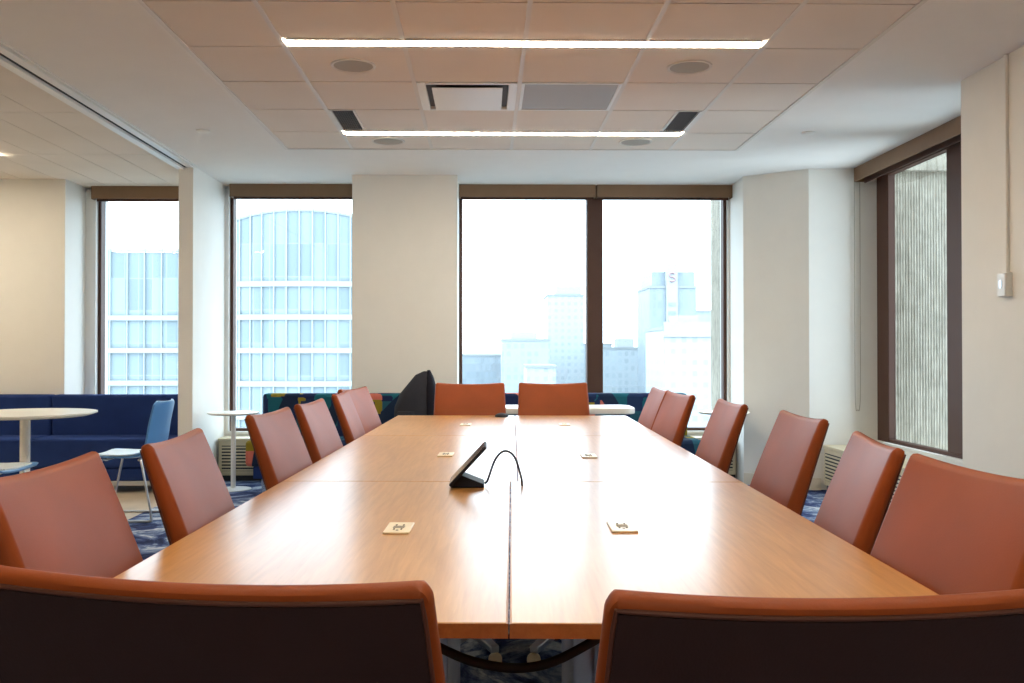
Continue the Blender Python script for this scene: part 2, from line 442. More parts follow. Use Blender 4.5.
speaker(-.715, 6.79, 'round ceiling speaker in the last tile row, towards the left')
speaker(1.115, 6.79, 'round ceiling speaker in the last tile row, towards the right')
def detector(x, y, label):
    tag(obj('ceiling_sprinkler', lathe(nb(), [(.048, 0), (.048, -.006), (.040, -.012), (0, -.013)], 28, (0, 0, 0)), M['white_plastic'], smooth=True, loc=(x, y, CZ)), label, 'sprinkler', 'flat sprinkler caps on the plain ceiling')
detector(-1.98, 6.47, 'flat white sprinkler cap on the ceiling left of the tiles')
detector(2.29, 6.47, 'flat white sprinkler cap on the ceiling right of the tiles')
# plaque diffuser
x0, x1, y0, y1 = COLS[1]+.012, COLS[2]-.012, VY0+.004, VY1-.003
t = thing('air_diffuser', 'white square air diffuser with a dropped centre plate in the ceiling', 'vent', ((x0+x1)/2, (y0+y1)/2, CZ), 0)
hx, hy = (x1-x0)/2, (y1-y0)/2
fr = nb(); e = .05
box(fr, -hx, -hx+e, -hy, hy, -.002, .02); box(fr, hx-e, hx, -hy, hy, -.002, .02); box(fr, -hx+e, hx-e, -hy, -hy+e*.6, -.002, .02); box(fr, -hx+e, hx-e, hy-e*.6, hy, -.002, .02)
obj('outer_frame', fr, M['white_metal'], t, .003)
obj('throat', bx(-hx+e, hx-e, -hy+e*.6, hy-e*.6, .017, .021), M['grey_slot'], t)
pl = nb(); box(pl, -hx+.085, hx-.085, -hy+.075, hy-.04, -.009, -.004); obj('centre_plate', pl, M['white_metal'], t, .003)
obj('plate_hanger', tube(nb(), [(0, 0, -.005), (0, 0, .018)], .03, 16), M['white_metal'], t)
# perforated return panel
x0, x1 = COLS[2]+.012, COLS[3]-.012
t = thing('return_grille', 'grey perforated metal return-air panel beside the square diffuser', 'vent', ((x0+x1)/2, (y0+y1)/2, CZ), 0)
fr = nb(); e = .02
box(fr, -hx, -hx+e, -hy, hy, -.001, .02); box(fr, hx-e, hx, -hy, hy, -.001, .02); box(fr, -hx+e, hx-e, -hy, -hy+e, -.001, .02); box(fr, -hx+e, hx-e, hy-e, hy, -.001, .02)
obj('frame', fr, M['white_metal'], t, .002)
pm = mat('perforated_metal', (.60, .59, .60), .5, .1)
vo = N(pm, 'ShaderNodeTexVoronoi'); vo.inputs['Scale'].default_value = 160; vo.inputs['Randomness'].default_value = 0; L(pm, coords(pm, (1, 1, 0)), vo.inputs['Vector'])
L(pm, ramp(pm, vo.outputs['Distance'], [(.25, (.16, .16, .17)), (.32, (.50, .46, .42))]), bsdf(pm).inputs['Base Color'])
obj('perforated_panel', bx(-hx+e, hx-e, -hy+e, hy-e, .003, .008), pm, t)
# dark slot grilles
def slot(xa, label):
    t = thing('slot_vent', label, 'vent', (xa, (SY0+SY1)/2-.028, CZ), 0, 'dark slot vents in the ceiling')
    hy = .272; fr = nb()
    box(fr, -.084, -.068, -hy, hy, -.001, .02); box(fr, .068, .084, -hy, hy, -.001, .02); box(fr, -.068, .068, -hy, -hy+.008, -.001, .02); box(fr, -.068, .068, hy-.008, hy, -.001, .02)
    obj('frame', fr, M['grid_bar'], t)
    obj('backing', bx(-.068, .068, -hy+.008, hy-.008, .012, .016), M['dark_slot'], t)
    sl = nb()
    for k in range(9): box(sl, -.064+k*.0146, -.058+k*.0146, -hy+.008, hy-.008, .001, .012)
    obj('blade_grille', sl, M['grey_slot'], t)
slot(COLS[0]+.098, 'dark slot vent at the left end of the far strip light')
slot(COLS[4]-.098, 'dark slot vent at the right end of the far strip light')

# ---- wall box and conduit on the right wall
t = thing('wall_control', 'small white control box on the right wall below a thin vertical conduit', 'switch', (RX, 4.75, 1.46), 0)
obj('back_box', bx(-.035, 0, -.038, .038, 0, .125), M['white_plastic'], t, .004)
obj('cover_plate', bx(-.041, -.035, -.036, .036, .003, .122), M['white_metal'], t, .002)
obj('button', bx(-.044, -.041, -.012, .012, .045, .085), M['alu'], t, .002)
tag(obj('conduit', bx(RX-.018, RX, 4.738, 4.758, 1.585, CZ), M['wall'], bevel=.004), 'thin painted vertical conduit on the right wall above the control box', 'conduit')

# ------------------------------------------------------------------ conference tables
TA = .0292
def W(a, b, z=0):
    return (a*math.cos(TA)+b*math.sin(TA), -a*math.sin(TA)+b*math.cos(TA), z)
TH = .74
def table(name_label, a0, a1, b0, b1, side):
    """one table of the six: local origin at its plan centre on the floor"""
    ca, cb = (a0+a1)/2, (b0+b1)/2; hx, hy = (a1-a0)/2-.0012, (b1-b0)/2-.0012
    t = thing('conference_table', name_label, 'table', W(ca, cb), -TA, 'honey wood tables pushed together')
    obj('tabletop', bx(-hx+.002, hx-.002, -hy+.002, hy-.002, TH-.024, TH), M['wood'], t, .0015)
    e = nb()
    box(e, -hx, -hx+.002, -hy, hy, TH-.025, TH-.001); box(e, hx-.002, hx, -hy, hy, TH-.025, TH-.001)
    box(e, -hx+.002, hx-.002, -hy, -hy+.002, TH-.025, TH-.001); box(e, -hx+.002, hx-.002, hy-.002, hy, TH-.025, TH-.001)
    obj('edge_band', e, M['wood_edge'], t)
    lx = -side*.22            # legs sit towards the middle seam
    fb = nb(); box(fb, lx-.025, lx+.025, -hy+.3, hy-.3, TH-.065, TH-.026); obj('under_beam', fb, M['alu'], t, .004)
    for sy in (-1, 1):
        yy = sy*(hy-.56)
        lg = nb(); tube(lg, [(lx, yy, .085), (lx, yy, TH-.06)], .028, 18); box(lg, lx-.15, lx+.15, yy-.03, yy+.03, TH-.05, TH-.026)
        leg = obj('leg', lg, M['alu'], t, smooth=True)
        ft = nb()
        for ax in (-1, 1):
            for ay in (-1, 1):
                p0 = Vector((lx, yy, .075)); p1 = Vector((lx+ax*.095, yy+ay*.21, .062))
                d = (p1-p0).normalized(); s = Vector((-d.y, d.x, 0)).normalized()*.024
                vs = [bm_v for bm_v in (p0+s, p0-s, p1-s*.7, p1+s*.7)]
                lo = [ft.verts.new(v-Vector((0, 0, .012))) for v in vs]; hi = [ft.verts.new(v+Vector((0, 0, .014))) for v in vs]
                ft.faces.new(lo[::-1]); ft.faces.new(hi)
                for i in range(4): ft.faces.new((lo[i], lo[(i+1) % 4], hi[(i+1) % 4], hi[i]))
        obj('foot', ft, M['alu'], leg, .004)
        for ax in (-1, 1):
            for ay in (-1, 1):
                cx_, cy_ = lx+ax*.095, yy+ay*.21
                cm = tube(nb(), [(cx_, cy_-.012, .026), (cx_, cy_+.012, .026)], .026, 18); obj('caster', cm, M['plate'], leg, .003)
    return t
def outlet(t, x, y):
    """flush power plate in a tabletop, local coordinates"""
    p = obj('power_outlet', bx(-.032, .032, -.065, .065, 0, .005), M['plate'], t, .002, loc=(x, y, TH))
    s = nb()
    for yy in (-.026, .026):
        for xx in (-.009, .009): box(s, xx-.0022, xx+.0022, yy-.006, yy+.006, .0035, .0056)
        lathe(s, [(.0035, .0035), (.0035, .0056), (0, .0056)], 10, (0, yy-.014, 0))
    obj('socket_slot', s, M['gap'], p)
    b = nb(); box(b, -.014, .014, -.012, -.004, .004, .0062); box(b, -.014, .014, .004, .010, .004, .0062); obj('data_port', b, M['grille'], p)
XL, XR = -.775, .773
Yb = [1.488, 3.095, 4.763, 6.242]
TL = []
for k in range(3):
    xs = -.005 if k == 0 else .020
    nm = ('nearest the camera', 'in the middle row', 'at the window end')[k]
    extra = ('', ' under the tilted console' if False else '', '')[k]
    a = table('honey wood table %s, left half of the pair%s' % (nm, extra), XL, xs, Yb[k], Yb[k+1], -1)
    b = table('honey wood table %s, right half of the pair' % nm, xs, XR, Yb[k], Yb[k+1], 1)
    TL.append((a, b, xs))
def put_outlet(k, side, X, Y):
    t = TL[k][side]; v = Vector((X, Y, 0)) - t.location; c, s = math.cos(TA), math.sin(TA)
    outlet(t, v.x*c - v.y*s, v.x*s + v.y*c)
put_outlet(0, 0, -.212, 2.275); put_outlet(0, 1, .34, 2.285)
put_outlet(1, 0, -.165, 3.88); put_outlet(1, 1, .43, 3.82)
put_outlet(2, 0, -.115, 5.45); put_outlet(2, 1, .47, 5.45)

# ------------------------------------------------------------------ conference chair
BW0, BW1, BZ0, BZ1, BT = .264, .243, .455, .952, .050
def back_pt(u, v, off):
    """u -1..1 across, v 0..1 up, off metres towards the rear"""
    hw = BW0+(BW1-BW0)*v; off *= 1-.42*v**2; dv = max(0, (v-.968)/.032); hw -= .016*(1-math.sqrt(max(0, 1-dv*dv))); x = u*hw
    z = BZ0+(BZ1-BZ0)*v - .010*(1-u*u)*v**3
    y = .128 + .150*v + .022*v*v - .008*u*u
    n = Vector((.03*u, .94, -.34)).normalized()
    return Vector((x, y, z)) + n*off
def back_shell():
    """upholstered slab: front and rear faces joined by a rounded rim"""
    bm = nb(); nu, nv = 22, 20
    def pt(u, v, inset, off):
        return back_pt(u*(1-inset/.25), .5+(v-.5)*(1-2*inset/.497), off)
    us = [-1, -.992, -.97, -.93] + [-.86+1.72*k/16 for k in range(17)] + [.93, .97, .992, 1]; nu = len(us)-1
    vs = [0, .006, .02] + [.02+.92*k/14 for k in range(1, 15)] + [.955, .968, .978, .987, .994, .998, 1.0]; nv = len(vs)-1
    H = BT/2
    F = [[bm.verts.new(pt(u, v, .016, -H-.011*(1-abs(u)**3)*(1-abs(2*v-1)**3))) for u in us] for v in vs]
    B = [[bm.verts.new(pt(u, v, .009, H)) for u in us] for v in vs]
    for j in range(nv):
        for i in range(nu):
            bm.faces.new((F[j][i], F[j][i+1], F[j+1][i+1], F[j+1][i])); bm.faces.new((B[j][i], B[j+1][i], B[j+1][i+1], B[j][i+1]))
    loop = [(0, i) for i in range(nu)] + [(j, nu) for j in range(nv)] + [(nv, i) for i in range(nu, 0, -1)] + [(j, 0) for j in range(nv, 0, -1)]
    n = len(loop); L_ = [[F[j][i] for j, i in loop]]
    for ins, o in ((.009, -.86), (.003, -.55), (0, -.15), (0, .45), (.0025, .80)):
        L_.append([bm.verts.new(pt(us[i], vs[j], ins, H*o)) for j, i in loop])
    L_.append([B[j][i] for j, i in loop])
    for a, b in zip(L_, L_[1:]):
        for k in range(n): bm.faces.new((a[k], a[(k+1) % n], b[(k+1) % n], b[k]))
    return bm
def back_panel():
    bm = nb(); nu, nv = 18, 12; A, C = [], []
    for j in range(nv+1):
        A.append([]); C.append([])
        for i in range(nu+1):
            u = (-1+2*i/nu)*.962; v = .02+.955*j/nv
            A[j].append(bm.verts.new(back_pt(u, v, BT/2-.003))); C[j].append(bm.verts.new(back_pt(u, v, BT/2+.005)))
    for j in range(nv):
        for i in range(nu):
            bm.faces.new((C[j][i], C[j+1][i], C[j+1][i+1], C[j][i+1])); bm.faces.new((A[j][i], A[j][i+1], A[j+1][i+1], A[j+1][i]))
    for j in range(nv):
        for i in (0, nu): bm.faces.new((A[j][i], A[j+1][i], C[j+1][i], C[j][i]))
    for i in range(nu):
        for j in (0, nv): bm.faces.new((A[j][i], A[j][i+1], C[j][i+1], C[j][i]))
    return bm
def piping_path(k, off):
    pts = []
    for i in range(25): pts.append(back_pt(-k, .02+.96*i/24, off))
    for i in range(1, 24): pts.append(back_pt(-k+2*k*i/24, .980, off))
    for i in range(25): pts.append(back_pt(k, .980-.96*i/24, off))
    return pts
def rounded_rect(hx, hy, r, n=6):
    out = []
    for cx_, cy_, a0 in ((hx-r, hy-r, 0), (-hx+r, hy-r, PI/2), (-hx+r, -hy+r, PI), (hx-r, -hy+r, 1.5*PI)):
        for i in range(n+1): out.append((cx_+r*math.cos(a0+PI/2*i/n), cy_+r*math.sin(a0+PI/2*i/n)))
    return out
def make_chair():
    t = thing('conference_chair', '', 'chair', (0, 0, 0), 0, 'tan leather conference chairs around the table')
    obj('backrest', back_shell(), M['leather'], t, smooth=True)
    obj('back_panel', back_panel(), M['leather_dark'], t, smooth=True)['label'] = 'dark brown rear panel'
    pp = tube(nb(), piping_path(.970, BT/2+.0005), .0028, 8); obj('piping', pp, M['seam'], t, smooth=True)
    st = prism(nb(), rounded_rect(.255, .205, .05), .405, .475)
    obj('seat', st, M['leather'], t, .018, loc=(0, -.085, 0), seg=3)
    obj('seat_pan', prism(nb(), rounded_rect(.225, .18, .05), .388, .405), M['black'], t, loc=(0, -.085, 0))
    br = nb()
    for s in (-1, 1):
        pts = smooth_path([(s*.12, .02, .384), (s*.12, .10, .384), (s*.12, .165, .40), (s*.12, .185, .46), (s*.12, .225, .56)], 5)
        tube(br, pts, .011, 10)
    tube(br, [(-.12, .10, .385), (.12, .10, .385)], .010, 10)
    obj('back_bracket', br, M['chrome'], t, smooth=True)
    obj('pedestal', tube(nb(), [(0, -.03, .07), (0, -.03, .20), (0, -.03, .201), (0, -.03, .388)], [.032, .032, .022, .022], 20), M['chrome'], t, smooth=True)
    for k in range(4):
        a = PI/4+k*PI/2; d = Vector((math.cos(a), math.sin(a), 0)); s = Vector((-d.y, d.x, 0)); o = Vector((0, -.03, 0))
        lg = nb(); rows = []
        for q, (rr, w, zz, h) in enumerate(((.02, .028, .075, .04), (.12, .022, .066, .03), (.265, .015, .052, .022))):
            rows.append([lg.verts.new(o+d*rr+s*sx*w+Vector((0, 0, zz+hz))) for sx, hz in ((-1, 0), (1, 0), (1, h), (-1, h))])
        for A_, B_ in zip(rows, rows[1:]):
            for i in range(4): lg.faces.new((A_[i], A_[(i+1) % 4], B_[(i+1) % 4], B_[i]))
        lg.faces.new(rows[0][::-1]); lg.faces.new(rows[-1])
        l = obj('leg', lg, M['chrome'], t, .005)
        p = o+d*.25
        gl = nb(); tube(gl, [p+s*-.014+Vector((0, 0, .026)), p+s*.014+Vector((0, 0, .026))], .026, 16)
        obj('caster', gl, M['black'], l, .003)
    return t
chair0 = make_chair()
CH = [   # x, y, turn in degrees (0 = facing the camera), label
 ((-0.247, 1.235), 171.0, 'tan leather chair with its dark back to the camera, left of the near table seam'),
 ((0.345, 1.175), 182.5, 'tan leather chair with its dark back to the camera, right of the near table seam'),
 ((-0.595, 1.865), 90.5, 'tan leather chair nearest the camera on the left side of the table'),
 ((-0.545, 2.500), 92.5, 'tan leather chair second from the camera on the left side, before the pale blue chair'),
 ((-0.530, 3.483), 85.8, 'tan leather chair third from the camera on the left side, after the wide gap'),
 ((-0.500, 4.150), 87.6, 'tan leather chair fourth from the camera on the left side of the table'),
 ((-0.500, 5.04), 91.0, 'tan leather chair fifth from the camera on the left side, partly covering the last one'),
 ((-0.525, 5.60), 79.0, 'tan leather chair farthest from the camera on the left side of the table'),
 ((0.678, 1.781), -87.0, 'tan leather chair nearest the camera on the right side, cut by the picture edge'),
 ((0.725, 2.42), -101.0, 'tan leather chair second from the camera on the right side, before the side window'),
 ((0.847, 3.292), -91.7, 'tan leather chair third from the camera on the right side, before the white corner wall'),
 ((0.819, 4.131), -92.0, 'tan leather chair fourth from the camera on the right side, before the far window edge'),
 ((0.765, 4.935), -86.5, 'tan leather chair fifth from the camera on the right side of the table'),
 ((0.765, 5.515), -90.3, 'tan leather chair farthest on the right side, mostly hidden behind the next one'),
 ((-0.106, 6.210), 0.0, 'tan leather chair facing the camera at the far end, beside the dark bag'),
 ((0.483, 6.250), 0.0, 'tan leather chair facing the camera at the far end, below the window mullion'),
]
for i, ((x, y), deg, lab) in enumerate(CH):
    if i == 0:
        chair0.location = (x, y, 0); chair0.rotation_euler = (0, 0, math.radians(deg)); chair0['label'] = lab
    else: dup(chair0, (x, y, 0), math.radians(deg), lab)

# ------------------------------------------------------------------ things on the table
# tilted touch console seen from its side
t = thing('touch_console', 'black tilted touch console on a wedge stand in the middle of the table', 'console', (-.055, 3.0, TH+.0006), 0)
wd = nb(); P = [(-.055, 0), (.052, 0), (.052, .012), (-.02, .040), (-.05, .014)]
A_ = [wd.verts.new((x, -.055, z)) for x, z in P]; B_ = [wd.verts.new((x, .055, z)) for x, z in P]
wd.faces.new(A_); wd.faces.new(B_[::-1])
for i in range(5): wd.faces.new((A_[i], B_[i], B_[(i+1) % 5], A_[(i+1) % 5]))
obj('stand', wd, M['matte_black'], t, .003)
mt = Matrix.Translation((-.056, 0, .010)) @ Matrix.Rotation(-math.radians(47), 4, 'Y')
bd = nb(); box(bd, 0, .168, -.085, .085, -.004, .005, mt); sc_ = obj('display', bd, M['matte_black'], t, .002)
obj('glass', box(nb(), .006, .162, -.080, .080, .005, .0062, mt), M['screen'], sc_)
cp = smooth_path([(.054, 3.0-3.0, .008), (.064, 0, .02), (.088, 0, .085), (.118, .0, .113), (.150, .0, .095), (.172, .0, .03), (.176, 0, -.004)], 8)
tag(obj('console_cable', tube(nb(), [Vector((-.055, 2.995, TH))+p for p in cp], .0036, 8), M['black'], smooth=True), 'black cable arching from the console into the table seam', 'cable')
ms = nb(); prof = []
for i in range(17):
    a = PI*i/16; 
mo = bmesh.ops.create_uvsphere(ms, u_segments=24, v_segments=12, radius=1)
for v in ms.verts: v.co = Vector((v.co.x*.045, v.co.y*.06, max(v.co.z, -.05)*.024 + .0012))
tag(obj('computer_mouse', ms, M['matte_black'], smooth=True, loc=(.11, 6.13, TH)), 'small black rounded device lying at the window end of the table', 'device')
# cable drooping under the near table edge
dc = smooth_path([(-.34, 1.78, .70), (-.16, 1.74, .655), (-.02, 1.72, .600), (.10, 1.72, .592), (.22, 1.74, .640), (.34, 1.78, .70)], 8)
tag(obj('power_cable', tube(nb(), dc, .009, 10), M['dark_rubber'], smooth=True), 'thick black cable drooping under the near edge of the table', 'cable')

# ------------------------------------------------------------------ lounge furniture
def cushion(x0, x1, y0, y1, z0, z1): return bx(x0, x1, y0, y1, z0, z1)
def sofa(x0, x1, lab):
    cx_ = (x0+x1)/2; h = (x1-x0)/2-.004
    t = thing('sofa', lab, 'sofa', (cx_, 7.95, 0), 0, 'navy sofa units by the lounge window')
    obj('seat', cushion(-h, h, -.29, .10, .20, .45), M['navy'], t, .022, seg=3)
    obj('seat_base', cushion(-h, h, -.285, .22, .10, .20), M['navy'], t, .01)
    obj('backrest', cushion(-h, h, .095, .235, .20, .795), M['navy'], t, .025, seg=3)
    obj('plinth', bx(-h+.01, h-.01, -.27, .20, .06, .10), M['alu'], t, .003)
    for sx in (-1, 1):
        for sy in (-.2, .15): obj('leg', bx(sx*(h-.08)-.02, sx*(h-.08)+.02, sy-.02, sy+.02, 0, .06), M['black'], t)
    return t
sofa(-5.06, -3.77, 'navy blue sofa unit cut by the left picture edge')
sofa(-3.77, -2.56, 'navy blue sofa unit under the narrow window beside the divider wall')
# patterned bench
t = thing('patterned_bench', 'long bench in navy, teal, olive and pink geometric fabric under the far windows', 'bench', (-.08, 7.82, 0), 0)
obj('seat', bx(-1.86, 1.86, -.36, .10, .24, .45), M['pattern'], t, .03, seg=3)
obj('backrest', bx(-1.83, 1.83, .095, .255, .24, .81), M['pattern'], t, .03, seg=3)
obj('seat_base', bx(-1.80, 1.80, -.33, .22, .14, .24), M['navy'], t, .006)
for sx in (-1, 1):
    for sy in (-.28, .17): obj('leg', bx(sx*1.72-.018, sx*1.72+.018, sy-.018, sy+.018, 0, .14), M['chrome'], t, .003)
# bag
t = thing('bag', 'dark grey soft bag slumped on the patterned bench behind the far end chair', 'bag', (-.595, 7.66, .452), 0)
def loft(sections, seg=24):
    bm = nb(); rings = []
    for (cx_, cy_, z, rx, ry) in sections:
        rings.append([bm.verts.new((cx_+rx*math.copysign(abs(math.cos(a))**.75, math.cos(a)), cy_+ry*math.copysign(abs(math.sin(a))**.75, math.sin(a)), z)) for a in [2*PI*i/seg for i in range(seg)]])
    for A_, B_ in zip(rings, rings[1:]):
        for i in range(seg): bm.faces.new((A_[i], A_[(i+1) % seg], B_[(i+1) % seg], B_[i]))
    bm.faces.new(rings[0][::-1]); bm.faces.new(rings[-1]); return bm
lf = loft([(.01, 0, .0, .14, .12), (.0, 0, .03, .165, .14), (.0, 0, .14, .168, .145), (.005, 0, .26, .16, .135), (.022, .01, .37, .14, .12), (.055, .02, .46, .10, .09), (.085, .03, .525, .06, .06), (.105, .03, .555, .025, .03)])
for v in lf.verts:
    k = math.sin(v.co.z*31+v.co.x*19)*.010+math.sin(v.co.x*43-v.co.z*17)*.007
    v.co.y += k; v.co.x += k*.6
obj('body', lf, M['bag'], t, smooth=True)
lf = loft([(.135, 0, .0, .05, .125), (.15, 0, .05, .055, .14), (.155, 0, .30, .052, .135), (.145, .01, .42, .045, .11), (.135, .02, .51, .03, .07), (.125, .03, .565, .012, .025)])
obj('side_panel', lf, M['bag_dark'], t, smooth=True)
obj('pocket', loft([(-.06, -.115, .04, .085, .03), (-.06, -.135, .07, .095, .035), (-.055, -.135, .18, .09, .035), (-.05, -.12, .23, .07, .03)]), M['bag'], t, smooth=True)

def side_table(x, y, lab, z=.655, r=.215):
    t = thing('side_table', lab, 'side table', (x, y, 0), 0, 'thin white pedestal side tables')
    obj('tabletop', lathe(nb(), [(0, z-.018), (r-.02, z-.018), (r, z-.008), (r, z), (0, z)], 40), M['laminate'], t, smooth=True)
    obj('column', tube(nb(), [(0, 0, .012), (0, 0, z-.018)], .021, 18), M['white_metal'], t, smooth=True)
    obj('base', lathe(nb(), [(0, 0), (.15, 0), (.15, .006), (.02, .016), (0, .016)], 36), M['white_metal'], t, smooth=True)
side_table(-2.14, 7.86, 'thin white round side table beside the divider wall')
side_table(2.05, 7.88, 'thin white round side table at the right end of the patterned bench')
# white laminate table behind the end chairs
t = thing('work_table', 'white table with rounded corners behind the chair at the far end', 'table', (.62, 7.12, 0), 0)
obj('tabletop', prism(nb(), rounded_rect(.52, .22, .10), .70, .748), M['laminate'], t, .010, seg=3)
obj('column', tube(nb(), [(0, 0, .015), (0, 0, .70)], .035, 20), M['white_metal'], t, smooth=True)
obj('base', prism(nb(), rounded_rect(.30, .17, .08), 0, .016), M['white_metal'], t, .005)
# round lounge table
t = thing('round_table', 'white round table in the lounge, cut by the left picture edge', 'table', (-3.265, 6.58, 0), 0)
obj('tabletop', lathe(nb(), [(0, .715), (.42, .715), (.475, .732), (.475, .742), (0, .742)], 56), M['laminate'], t, smooth=True)
obj('column', tube(nb(), [(0, 0, .015), (0, 0, .715)], .034, 24), M['white_metal'], t, smooth=True)
obj('base', lathe(nb(), [(0, 0), (.29, 0), (.29, .008), (.05, .02), (0, .02)], 44), M['white_metal'], t, smooth=True)
# light blue shell chair, faces local -X
def shell_chair(loc, rz, lab):
    t = thing('shell_chair', lab, 'chair', loc, rz, 'light blue plastic shell chairs on wire legs')
    prof = smooth_path([(-.23, .445), (-.20, .452), (-.05, .440), (.09, .442), (.155, .470), (.185, .55), (.205, .66), (.232, .775), (.245, .825)], 5)
    def sheet(pr, hw, th, bulge):
        bm = nb(); n = len(pr); nu = 10; T_, B2 = [], []
        for i, p in enumerate(pr):
            a = pr[max(i-1, 0)]; b = pr[min(i+1, n-1)]; d = Vector((b.x-a.x, b.y-a.y)).normalized(); nn = Vector((-d.y, d.x))
            T_.append([]); B2.append([])
            for k in range(nu+1):
                u = -1+2*k/nu; q = i/(n-1); w = hw*(1-.10*q**2)
                if q > .9: w *= 1-.25*((q-.9)/.1)**2
                if q < .08: w *= 1-.15*((.08-q)/.08)**2
                o = bulge*u*u*(.6+q)
                for lst, off in ((T_, 0), (B2, -th)):
                    lst[i].append(bm.verts.new((p.x+nn.x*(off+o), u*w, p.y+nn.y*(off+o))))
        for i in range(n-1):
            for k in range(nu):
                bm.faces.new((T_[i][k], T_[i+1][k], T_[i+1][k+1], T_[i][k+1])); bm.faces.new((B2[i][k], B2[i][k+1], B2[i+1][k+1], B2[i+1][k]))
            for k in (0, nu): bm.faces.new((T_[i][k], B2[i][k], B2[i+1][k], T_[i+1][k]))
        for i in (0, n-1):
            for k in range(nu): bm.faces.new((T_[i][k], T_[i][k+1], B2[i][k+1], B2[i][k]))
        return bm
    pr = [Vector((p.x, p.y, 0)) for p in [Vector((a.x, a.y, 0)) for a in prof]]
    obj('shell', sheet(pr, .225, .012, .018), M['blue_shell'], t, smooth=True)
    sp = [Vector((-.215, .4595, 0)), Vector((-.13, .455, 0)), Vector((-.03, .449, 0)), Vector((.06, .450, 0)), Vector((.10, .455, 0))]
    obj('seat_pad', sheet(sp, .195, .009, .012), M['blue_pad'], t, smooth=True)['label'] = 'pale blue seat pad'
    for s in (-1, 1):
        y = s*.20
        lg = tube(nb(), smooth_path([(.10, s*.15, .425), (.135, y, .40), (.20, y, .05), (.19, y, .012), (.15, y, .009), (-.19, y, .009), (-.225, y, .02), (-.22, y, .06), (-.15, y, .40), (-.12, s*.15, .425)], 5), .0085, 10)
        obj('sled_leg', lg, M['alu'], t, smooth=True)
    cb = nb(); tube(cb, [(.10, -.16, .424), (.10, .16, .424)], .0085, 10); tube(cb, [(-.12, -.16, .428), (-.12, .16, .428)], .0085, 10)
    obj('cross_bar', cb, M['alu'], t, smooth=True)
    return t
shell_chair((-2.49, 6.55, 0), 0, 'light blue shell chair on wire legs before the navy sofa')
shell_chair((-3.10, 5.74, 0), PI, 'pale blue chair seat cut by the left picture edge, near the round table')

# ------------------------------------------------------------------ outside
M['tower_glass'] = m_facade('hazy_glass_facade', (0.176, 0.218, 0.239), (0.226, 0.259, 0.275), 1.55, 3.6, .05, .16)  # haze on the buildings is painted into these pale facade colours
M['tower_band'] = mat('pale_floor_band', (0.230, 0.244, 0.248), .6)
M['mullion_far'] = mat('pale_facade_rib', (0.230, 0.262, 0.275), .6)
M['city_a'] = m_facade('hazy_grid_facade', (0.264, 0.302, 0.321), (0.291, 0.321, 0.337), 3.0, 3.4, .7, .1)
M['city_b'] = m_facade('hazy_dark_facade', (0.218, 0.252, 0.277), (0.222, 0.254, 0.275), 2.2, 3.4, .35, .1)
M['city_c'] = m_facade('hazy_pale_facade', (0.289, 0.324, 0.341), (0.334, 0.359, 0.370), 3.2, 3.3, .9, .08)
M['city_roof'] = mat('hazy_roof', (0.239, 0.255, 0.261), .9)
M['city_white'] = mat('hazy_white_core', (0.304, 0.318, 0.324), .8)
M['ground'] = painted('city_ground', (.14, .16, .17), .2, .9, .02)
struct('ground', bx(-900, 900, 12, 1500, -72, -70), M['ground'])
PX = lambda px, D: ((px-497.2)/920+.0132)*D
PZ = lambda py, D: 1.18-(py-350.5)*D/920

# concrete corner column and fin outside the corner
f = nb(); prism(f, [(2.345, 8.92), (3.34, 8.92), (3.34, 9.5), (2.34, 9.5)], -5, 3.6)
struct('wall_outside_corner', f, M['concrete'])
f = nb(); y = 7.86; pts = [(3.47, 8.9)]; x = 3.47
while x < 5.6:
    pts += [(x, y), (x+.008, y-.004), (x+.013, y-.004), (x+.020, y)]; x += .024
pts += [(x, 8.9)]
fin = struct('wall_outside_fin', prism(f, pts, -5, 2.72), M['concrete'])
obj('ledge', bx(3.47, 5.7, 7.80, 8.9, 2.72, 2.84), M['concrete'], fin); obj('upper_block', bx(3.52, 5.7, 7.9, 8.9, 2.84, 4.2), M['concrete'], fin)

f = nb(); pts = [(3.47, 4.2)]; x = 3.47
while x < 5.2: pts += [(x, 5.0), (x+.05, 5.006), (x+.06, 5.006), (x+.10, 5.0)]; x += .11
struct('wall_added_shade_fin', prism(f, pts+[(x, 4.2)], -5, 4.2), M['concrete'])  # unseen fin added to keep sky light off the corner wall

# glass office building with an arched round front, about 100 m away
D0 = 100.0; FH = 3.62
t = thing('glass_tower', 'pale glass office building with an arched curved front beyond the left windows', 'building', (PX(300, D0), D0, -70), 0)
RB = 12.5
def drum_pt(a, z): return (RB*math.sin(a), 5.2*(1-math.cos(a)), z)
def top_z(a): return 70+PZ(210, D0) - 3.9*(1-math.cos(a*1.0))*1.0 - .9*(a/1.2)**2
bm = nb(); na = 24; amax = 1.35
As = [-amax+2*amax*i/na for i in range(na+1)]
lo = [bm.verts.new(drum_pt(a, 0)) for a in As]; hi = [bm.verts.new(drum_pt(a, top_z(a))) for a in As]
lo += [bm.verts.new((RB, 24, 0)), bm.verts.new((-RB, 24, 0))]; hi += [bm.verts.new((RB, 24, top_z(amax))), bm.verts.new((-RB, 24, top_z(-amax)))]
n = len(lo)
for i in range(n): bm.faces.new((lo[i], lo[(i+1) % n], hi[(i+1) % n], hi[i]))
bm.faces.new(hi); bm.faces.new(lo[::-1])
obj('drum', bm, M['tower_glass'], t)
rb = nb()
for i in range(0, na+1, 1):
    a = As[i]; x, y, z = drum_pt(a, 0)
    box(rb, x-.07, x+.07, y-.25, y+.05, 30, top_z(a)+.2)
obj('mullion_rib', rb, M['mullion_far'], t)
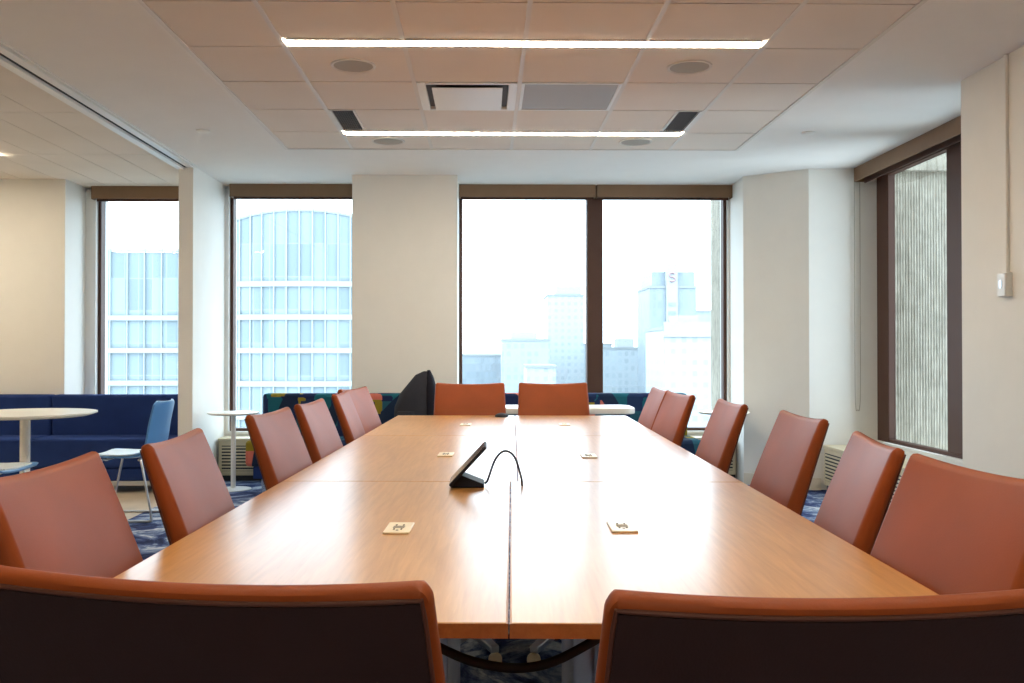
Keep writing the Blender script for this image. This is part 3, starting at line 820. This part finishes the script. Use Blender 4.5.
for k in range(-3, 3):
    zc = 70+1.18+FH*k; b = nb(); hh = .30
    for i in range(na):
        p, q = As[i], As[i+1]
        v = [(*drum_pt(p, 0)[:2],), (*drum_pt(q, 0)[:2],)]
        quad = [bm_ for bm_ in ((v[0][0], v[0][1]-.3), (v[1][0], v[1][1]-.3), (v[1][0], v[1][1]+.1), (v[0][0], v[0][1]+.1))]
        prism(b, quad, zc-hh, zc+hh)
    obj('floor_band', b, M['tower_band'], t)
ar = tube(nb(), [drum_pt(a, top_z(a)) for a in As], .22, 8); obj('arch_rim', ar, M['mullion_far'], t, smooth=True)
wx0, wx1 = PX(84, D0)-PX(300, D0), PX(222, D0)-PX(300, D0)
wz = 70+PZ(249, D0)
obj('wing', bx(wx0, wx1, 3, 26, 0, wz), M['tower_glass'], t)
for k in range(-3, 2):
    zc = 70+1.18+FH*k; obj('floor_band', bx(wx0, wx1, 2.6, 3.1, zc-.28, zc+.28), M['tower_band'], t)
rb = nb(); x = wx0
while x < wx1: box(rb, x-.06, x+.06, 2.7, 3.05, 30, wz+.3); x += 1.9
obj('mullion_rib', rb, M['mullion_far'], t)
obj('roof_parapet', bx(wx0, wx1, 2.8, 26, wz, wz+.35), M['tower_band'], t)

# far city blocks: (left px, right px, top px, distance)
def block(p0, p1, top, D, m, lab, dep=30, extra=None, name='city_block'):
    x0, x1 = PX(p0, D), PX(p1, D); h = PZ(top, D)+70
    t = thing(name, lab, 'building', ((x0+x1)/2, D, -70), 0, 'hazy city buildings beyond the wide window')
    w = (x1-x0)/2
    obj('walls', bx(-w, w, 0, dep, 0, h), m, t)
    obj('roof', bx(-w-.3, w+.3, -.3, dep+.3, h, h+1.0), M['city_roof'], t)
    if extra: extra(t, w, h, dep)
    return t
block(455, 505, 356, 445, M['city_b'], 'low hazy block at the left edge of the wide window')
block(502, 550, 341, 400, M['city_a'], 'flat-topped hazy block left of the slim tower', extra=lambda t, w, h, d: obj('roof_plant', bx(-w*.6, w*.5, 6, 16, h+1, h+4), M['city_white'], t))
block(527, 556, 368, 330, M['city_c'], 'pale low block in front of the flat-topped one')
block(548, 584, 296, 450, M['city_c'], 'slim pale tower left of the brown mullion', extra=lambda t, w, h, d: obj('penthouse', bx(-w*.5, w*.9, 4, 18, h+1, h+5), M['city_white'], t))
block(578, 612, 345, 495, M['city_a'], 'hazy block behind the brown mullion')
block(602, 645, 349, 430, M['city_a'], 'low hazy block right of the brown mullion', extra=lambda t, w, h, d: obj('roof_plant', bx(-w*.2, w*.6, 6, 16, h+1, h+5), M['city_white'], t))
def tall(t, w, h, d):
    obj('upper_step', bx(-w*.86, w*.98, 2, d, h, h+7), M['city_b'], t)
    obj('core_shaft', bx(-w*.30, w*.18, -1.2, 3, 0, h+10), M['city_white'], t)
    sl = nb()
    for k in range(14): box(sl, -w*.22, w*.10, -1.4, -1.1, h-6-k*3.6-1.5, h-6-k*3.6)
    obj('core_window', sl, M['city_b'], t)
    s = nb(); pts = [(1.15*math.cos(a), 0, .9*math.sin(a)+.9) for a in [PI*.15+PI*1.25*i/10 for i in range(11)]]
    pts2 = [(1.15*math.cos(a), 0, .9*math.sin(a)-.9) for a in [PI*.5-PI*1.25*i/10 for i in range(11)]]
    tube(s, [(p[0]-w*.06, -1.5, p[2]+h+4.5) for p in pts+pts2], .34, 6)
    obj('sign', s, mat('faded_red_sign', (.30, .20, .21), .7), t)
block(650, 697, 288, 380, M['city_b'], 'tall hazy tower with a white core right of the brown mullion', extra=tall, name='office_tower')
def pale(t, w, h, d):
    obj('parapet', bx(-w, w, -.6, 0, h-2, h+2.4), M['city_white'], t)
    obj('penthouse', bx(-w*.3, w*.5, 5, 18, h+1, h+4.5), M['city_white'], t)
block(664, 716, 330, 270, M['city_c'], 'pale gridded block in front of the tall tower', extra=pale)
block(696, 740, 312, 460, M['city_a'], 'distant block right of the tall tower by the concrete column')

# ------------------------------------------------------------------ light
w = bpy.data.worlds.new('hazy_sky'); S.world = w; w.use_nodes = True
nt = w.node_tree; bg = nt.nodes['Background']; tc = nt.nodes.new('ShaderNodeTexCoord'); sp = nt.nodes.new('ShaderNodeSeparateXYZ'); rp = nt.nodes.new('ShaderNodeValToRGB')
nt.links.new(tc.outputs['Generated'], sp.inputs[0]); nt.links.new(sp.outputs[2], rp.inputs[0]); nt.links.new(rp.outputs[0], bg.inputs[0])
rp.color_ramp.elements[0].position = 0; rp.color_ramp.elements[0].color = (.76, .88, 1, 1)
rp.color_ramp.elements[1].position = .7; rp.color_ramp.elements[1].color = (.72, .85, 1, 1)
bg.inputs[1].default_value = 3.5
def portal(name, loc, rot, sx, sy):
    l = bpy.data.lights.new(name, 'AREA'); l.shape = 'RECTANGLE'; l.size = sx; l.size_y = sy; l.cycles.is_portal = True
    o = bpy.data.objects.new(name, l); COL.objects.link(o); o.location = loc; o.rotation_euler = rot
portal('window_portal', (-3.1, 8.83, 1.5), (-PI/2, 0, 0), 1.1, 2.2)
portal('window_portal', (-1.8, 8.83, 1.5), (-PI/2, 0, 0), 1.26, 2.2)
portal('window_portal', (1.035, 8.83, 1.5), (-PI/2, 0, 0), 2.55, 2.2)
portal('window_portal', (3.46, 6.49, 1.5), (0, PI/2, 0), 2.2, 2.5)

# ------------------------------------------------------------------ camera
cam = bpy.data.cameras.new('camera'); co = bpy.data.objects.new('camera', cam); COL.objects.link(co)
cam.sensor_fit = 'HORIZONTAL'; cam.sensor_width = 36; cam.lens = 36*920/1024; cam.clip_start = .02; cam.clip_end = 3000
cam.shift_x = (512-497.2)/1024
co.location = (0, 0, 1.18); co.rotation_euler = (PI/2+.0098, 0, -.0132)
S.camera = co
S.view_settings.view_transform = 'Standard'; S.view_settings.look = 'None'; S.view_settings.gamma = 1; S.view_settings.use_curve_mapping = False
S.view_settings.exposure = 1.12
S.cycles.use_denoising = True
S.cycles.max_bounces = 10; S.cycles.diffuse_bounces = 8; S.cycles.glossy_bounces = 4; S.cycles.transparent_max_bounces = 12
S.cycles.caustics_reflective = False; S.cycles.caustics_refractive = False; S.cycles.sample_clamp_indirect = 8
